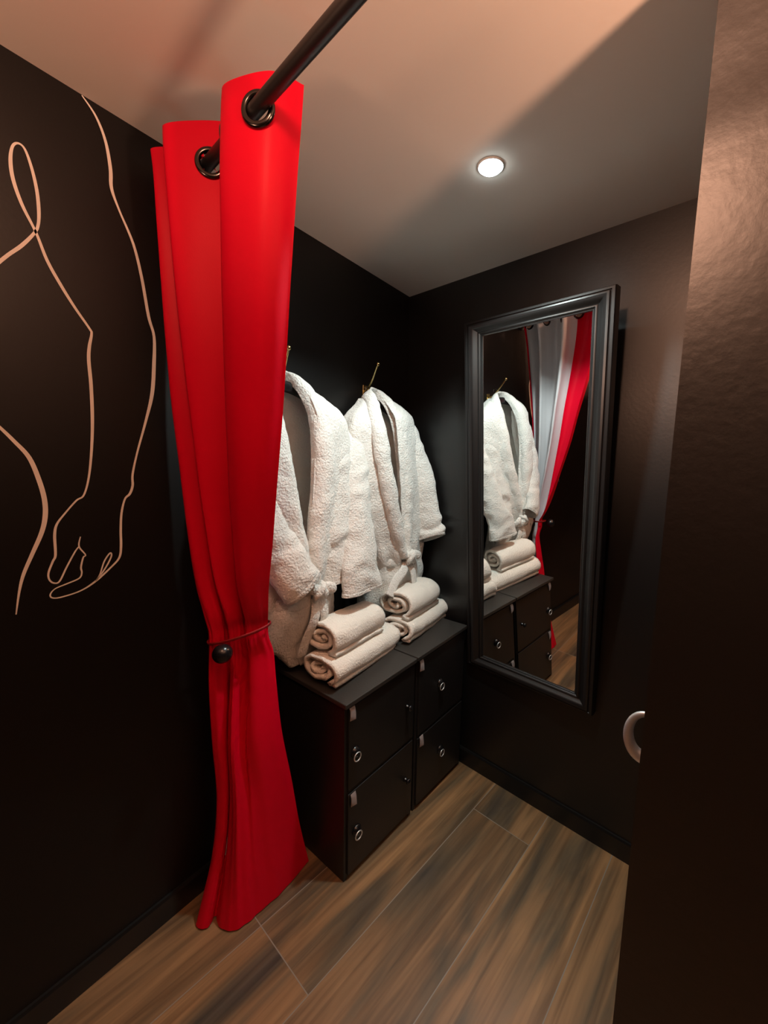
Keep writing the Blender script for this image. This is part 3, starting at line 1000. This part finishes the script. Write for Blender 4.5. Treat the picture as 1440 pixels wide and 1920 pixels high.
# bathrobe beside the curtain. rows: z, centre y, back x, front x, left, right, lapel edges
robe('white terry bathrobe hanging beside the red curtain, open at the chest, belt knotted low',
     -0.86,
     body=[
         (1.815, -0.862, 0.035, 0.085, -0.075, 0.075, -0.050, 0.050),
         (1.785, -0.862, 0.030, 0.110, -0.125, 0.140, -0.060, 0.062),
         (1.755, -0.862, 0.028, 0.130, -0.160, 0.205, -0.066, 0.070),
         (1.715, -0.862, 0.025, 0.150, -0.180, 0.255, -0.068, 0.075),
         (1.66, -0.862, 0.025, 0.160, -0.185, 0.270, -0.066, 0.076),
         (1.52, -0.862, 0.022, 0.170, -0.180, 0.255, -0.045, 0.055),
         (1.36, -0.860, 0.020, 0.180, -0.170, 0.220, -0.020, 0.030),
         (1.22, -0.855, 0.022, 0.190, -0.160, 0.190, 0.010, 0.010),
         (1.12, -0.850, 0.028, 0.190, -0.165, 0.160, 0.035, -0.020),
         (1.05, -0.850, 0.034, 0.180, -0.145, 0.135, 0.040, -0.030),
         (0.98, -0.850, 0.028, 0.180, -0.170, 0.150, 0.040, -0.030),
         (0.88, -0.845, 0.022, 0.150, -0.150, 0.170, 0.040, -0.030),
         (0.80, -0.830, 0.016, 0.125, -0.070, 0.170, 0.040, -0.030),
         (0.742, -0.815, 0.016, 0.115, -0.040, 0.170, 0.030, -0.020)],
     collar=(
         [(0.195, -0.850, 1.07), (0.196, -0.874, 1.22), (0.190, -0.898, 1.38), (0.176, -0.920, 1.55), (0.150, -0.930, 1.68), (0.110, -0.918, 1.78), (0.070, -0.892, 1.825),
          (0.052, -0.862, 1.836), (0.070, -0.832, 1.826), (0.110, -0.806, 1.782), (0.148, -0.792, 1.69), (0.172, -0.800, 1.55), (0.186, -0.822, 1.38), (0.194, -0.842, 1.22), (0.200, -0.846, 1.07)],
         [(0.188, -0.885, 1.07), (0.180, -0.945, 1.22), (0.172, -1.000, 1.38), (0.150, -1.025, 1.55), (0.118, -1.020, 1.68), (0.066, -0.975, 1.775), (0.036, -0.925, 1.800),
          (0.026, -0.862, 1.806), (0.036, -0.800, 1.800), (0.066, -0.748, 1.775), (0.118, -0.704, 1.68), (0.150, -0.700, 1.55), (0.170, -0.730, 1.38), (0.180, -0.775, 1.22), (0.190, -0.822, 1.07)]),
     sleeves=dict(tilt=-0.02,
                  left=[((0.085, -1.010, 1.70), (0, 0.050, 0.03), (0.030, 0, 0)),
                        ((0.100, -1.020, 1.62), (0, 0.060, 0.02), (0.060, 0, 0)),
                        ((0.130, -1.020, 1.46), (0, 0.062, 0), (0.060, 0, 0)),
                        ((0.165, -1.000, 1.32), (0, 0.066, 0.01), (0.055, 0, 0)),
                        ((0.200, -0.965, 1.20), (0.01, 0.070, 0.03), (0.045, 0, 0.01)),
                        ((0.225, -0.925, 1.12), (0.01, 0.060, 0.045), (0.040, 0, 0.01)),
                        ((0.228, -0.900, 1.09), (0.01, 0.056, 0.045), (0.036, 0, 0.01))],
                  right=[((0.085, -0.625, 1.70), (0, 0.045, -0.02), (0.030, 0, 0)),
                         ((0.100, -0.635, 1.62), (0, 0.070, 0), (0.055, 0, 0)),
                         ((0.120, -0.655, 1.46), (0, 0.075, 0), (0.062, 0, 0)),
                         ((0.145, -0.690, 1.30), (0, 0.075, 0), (0.058, 0, 0)),
                         ((0.160, -0.715, 1.18), (0, 0.066, 0), (0.054, 0, 0)),
                         ((0.168, -0.730, 1.09), (0, 0.058, 0), (0.048, 0, 0)),
                         ((0.170, -0.732, 1.06), (0, 0.058, 0), (0.048, 0, 0))]),
     belt=dict(z=1.035, c=(0.108, -0.855), rx=0.092, ry=0.150, knot=(0.212, -0.835), kz=1.055, slope=0.0,
               tails=[([(0.215, -0.840, 1.03), (0.222, -0.850, 0.96), (0.190, -0.865, 0.87), (0.160, -0.862, 0.80)], 0.3),
                      ([(0.215, -0.825, 1.03), (0.224, -0.805, 0.97), (0.195, -0.790, 0.90), (0.175, -0.780, 0.85)], 0.3)]),
     seed=1.7)

# bathrobe nearest the mirror
robe('white terry bathrobe hanging nearest the mirror, one sleeve pressed against the mirror wall',
     -0.36,
     body=[
         (1.825, -0.362, 0.035, 0.085, -0.070, 0.070, -0.040, 0.040),
         (1.795, -0.362, 0.030, 0.110, -0.100, 0.130, -0.048, 0.045),
         (1.765, -0.360, 0.028, 0.130, -0.150, 0.180, -0.052, 0.048),
         (1.725, -0.358, 0.025, 0.150, -0.190, 0.222, -0.054, 0.050),
         (1.66, -0.355, 0.025, 0.160, -0.205, 0.240, -0.054, 0.052),
         (1.52, -0.345, 0.022, 0.175, -0.195, 0.245, -0.045, 0.045),
         (1.36, -0.325, 0.020, 0.185, -0.185, 0.245, -0.028, 0.030),
         (1.22, -0.300, 0.022, 0.190, -0.175, 0.235, -0.005, 0.010),
         (1.12, -0.285, 0.028, 0.190, -0.165, 0.220, 0.030, -0.020),
         (1.05, -0.275, 0.034, 0.180, -0.150, 0.205, 0.040, -0.030),
         (0.98, -0.265, 0.028, 0.180, -0.170, 0.220, 0.040, -0.030),
         (0.88, -0.255, 0.022, 0.160, -0.180, 0.220, 0.040, -0.030),
         (0.81, -0.250, 0.018, 0.135, -0.180, 0.210, 0.040, -0.030),
         (0.765, -0.250, 0.016, 0.120, -0.180, 0.200, 0.040, -0.030)],
     collar=(
         [(0.205, -0.290, 1.09), (0.208, -0.322, 1.22), (0.206, -0.360, 1.38), (0.196, -0.396, 1.55), (0.168, -0.414, 1.70), (0.118, -0.402, 1.80), (0.072, -0.384, 1.846),
          (0.052, -0.362, 1.858), (0.070, -0.334, 1.846), (0.110, -0.308, 1.80), (0.148, -0.290, 1.70), (0.168, -0.278, 1.55), (0.184, -0.274, 1.38), (0.194, -0.278, 1.22), (0.200, -0.282, 1.09)],
         [(0.204, -0.322, 1.09), (0.205, -0.388, 1.22), (0.202, -0.444, 1.38), (0.186, -0.480, 1.55), (0.152, -0.478, 1.70), (0.085, -0.440, 1.80), (0.040, -0.408, 1.822),
          (0.028, -0.362, 1.828), (0.038, -0.302, 1.822), (0.068, -0.258, 1.80), (0.115, -0.214, 1.70), (0.144, -0.190, 1.55), (0.166, -0.192, 1.38), (0.180, -0.220, 1.22), (0.190, -0.250, 1.09)]),
     sleeves=dict(tilt=0.16, clampwall=True,
                  left=[((0.080, -0.520, 1.70), (0, 0.045, 0.03), (0.030, 0, 0)),
                        ((0.098, -0.545, 1.60), (0, 0.066, 0.02), (0.055, 0, 0)),
                        ((0.135, -0.565, 1.45), (0, 0.072, 0), (0.060, 0, 0)),
                        ((0.180, -0.590, 1.28), (0, 0.082, 0), (0.055, 0, 0)),
                        ((0.225, -0.610, 1.14), (0, 0.094, 0), (0.045, 0, 0)),
                        ((0.245, -0.620, 1.045), (0, 0.105, 0), (0.036, 0, 0)),
                        ((0.248, -0.622, 1.015), (0, 0.107, 0.004), (0.034, 0, 0))],
                  right=[((0.080, -0.165, 1.765), (0, 0.045, -0.01), (0.035, 0, 0)),
                         ((0.095, -0.135, 1.68), (0, 0.070, 0), (0.060, 0, 0)),
                         ((0.130, -0.105, 1.52), (0.02, 0.065, 0), (0.075, 0, 0)),
                         ((0.170, -0.092, 1.36), (0.02, 0.050, 0), (0.080, 0, 0.01)),
                         ((0.205, -0.090, 1.24), (0.02, 0.040, 0), (0.080, 0, 0.025)),
                         ((0.225, -0.088, 1.175), (0.02, 0.036, 0), (0.080, 0, 0.034)),
                         ((0.230, -0.088, 1.155), (0.02, 0.036, 0), (0.080, 0, 0.034))]),
     belt=dict(z=1.075, c=(0.108, -0.262), rx=0.092, ry=0.185, knot=(0.212, -0.262), kz=1.085, slope=-0.02,
               tails=[([(0.215, -0.270, 1.06), (0.232, -0.320, 1.03), (0.236, -0.380, 1.00), (0.240, -0.43, 0.94)], 0.3),
                      ([(0.215, -0.250, 1.06), (0.234, -0.240, 1.01), (0.240, -0.236, 0.95), (0.235, -0.24, 0.90)], 0.3)]),
     seed=5.3)

# ------------------------------------------------------------------ rolled towels


def rolled_towel(label, c, half, rx, rz, yaw, seed, turns=2.3, squash=0.25, flap=0.0, roll=0.0):
    """roll with its axis along local y, resting at height c.z (its underside); spiral ends"""
    root = thing('rolled_towel', label, 'towel', c, group='rolled cream towels on the cabinets')
    root.rotation_euler = (0, 0, yaw)
    th = 0.0150
    K = 150
    J = 26
    rows_ = []
    # flattened spiral in (x, z); starts at the outer flap by the front underside
    prof_ = []
    for k in range(K + 1):
        f = k / K
        a = -PI * 0.32 + f * turns * 2 * PI + roll      # angle from +x, counter-clockwise = over the top to the back
        r = 1.0 - f * 0.93
        ex = 2.0 / 2.35
        ca, sa = math.cos(a), math.sin(a)
        X = math.copysign(abs(ca) ** ex, ca) * rx * r
        Z = math.copysign(abs(sa) ** ex, sa) * rz * (r if r > 0.15 else 0.15)
        # sag: inner turns sit lower
        prof_.append((X + (1 - r) * rx * 0.08, Z - (1 - r) * rz * 0.10))
    # the loose flap hanging at the front
    lead = []
    if flap:
        x0, z0 = prof_[0]
        for q in range(10, 0, -1):
            g = q / 10
            lead.append((x0 + flap * g, z0 - (z0 + rz) * g * 0.8))
    prof_ = lead + prof_
    vs, fs = [], []
    n = len(prof_)
    for j in range(J + 1):
        v = -1 + 2 * j / J
        for i, (X, Z) in enumerate(prof_):
            f = i / (n - 1)
            e = half * (1 - 0.035 * math.sin(f * 21 + seed) - 0.05 * f) + 0.006 * noise.noise(V((f * 9, seed, v)))
            k = 1 - squash * 0.12 * v * v
            p = V((X * k, v * e, rz + Z * k))
            p.z += 0.004 * noise.noise(V((X * 22, v * 3, seed))) + 0.0025 * noise.noise(V((X * 60, v * 8, seed)))
            p.x += 0.005 * noise.noise(V((Z * 22, v * 2.5, seed + 4)))
            p.z = max(p.z, 0.004)
            vs.append(p)
    for j in range(J):
        for i in range(n - 1):
            fs.append((j * n + i, j * n + i + 1, (j + 1) * n + i + 1, (j + 1) * n + i))
    link_mesh('terry_roll', vs, fs, M_towel, root, solid=th, offset=0)
    return root


TZ1, TZ2 = 0.722, 0.745
rolled_towel('large rolled cream towel lying lengthwise on the near cabinet, spiral end outward', (0.228, -0.655, TZ1 + 0.004), 0.205, 0.100, 0.050, 0.07, 1.0, flap=0.03)
rolled_towel('smaller rolled cream towel on top of the large roll on the near cabinet', (0.222, -0.690, TZ1 + 0.108), 0.150, 0.086, 0.058, 0.07, 2.3, flap=0.03)
rolled_towel('large rolled cream towel lying on the cabinet beside the mirror wall', (0.245, -0.230, TZ2 + 0.004), 0.195, 0.095, 0.045, 0.09, 3.1, flap=0.03)
rolled_towel('smaller rolled cream towel topmost of the stack beside the mirror wall', (0.232, -0.262, TZ2 + 0.096), 0.150, 0.095, 0.060, 0.09, 4.4, flap=0.03)
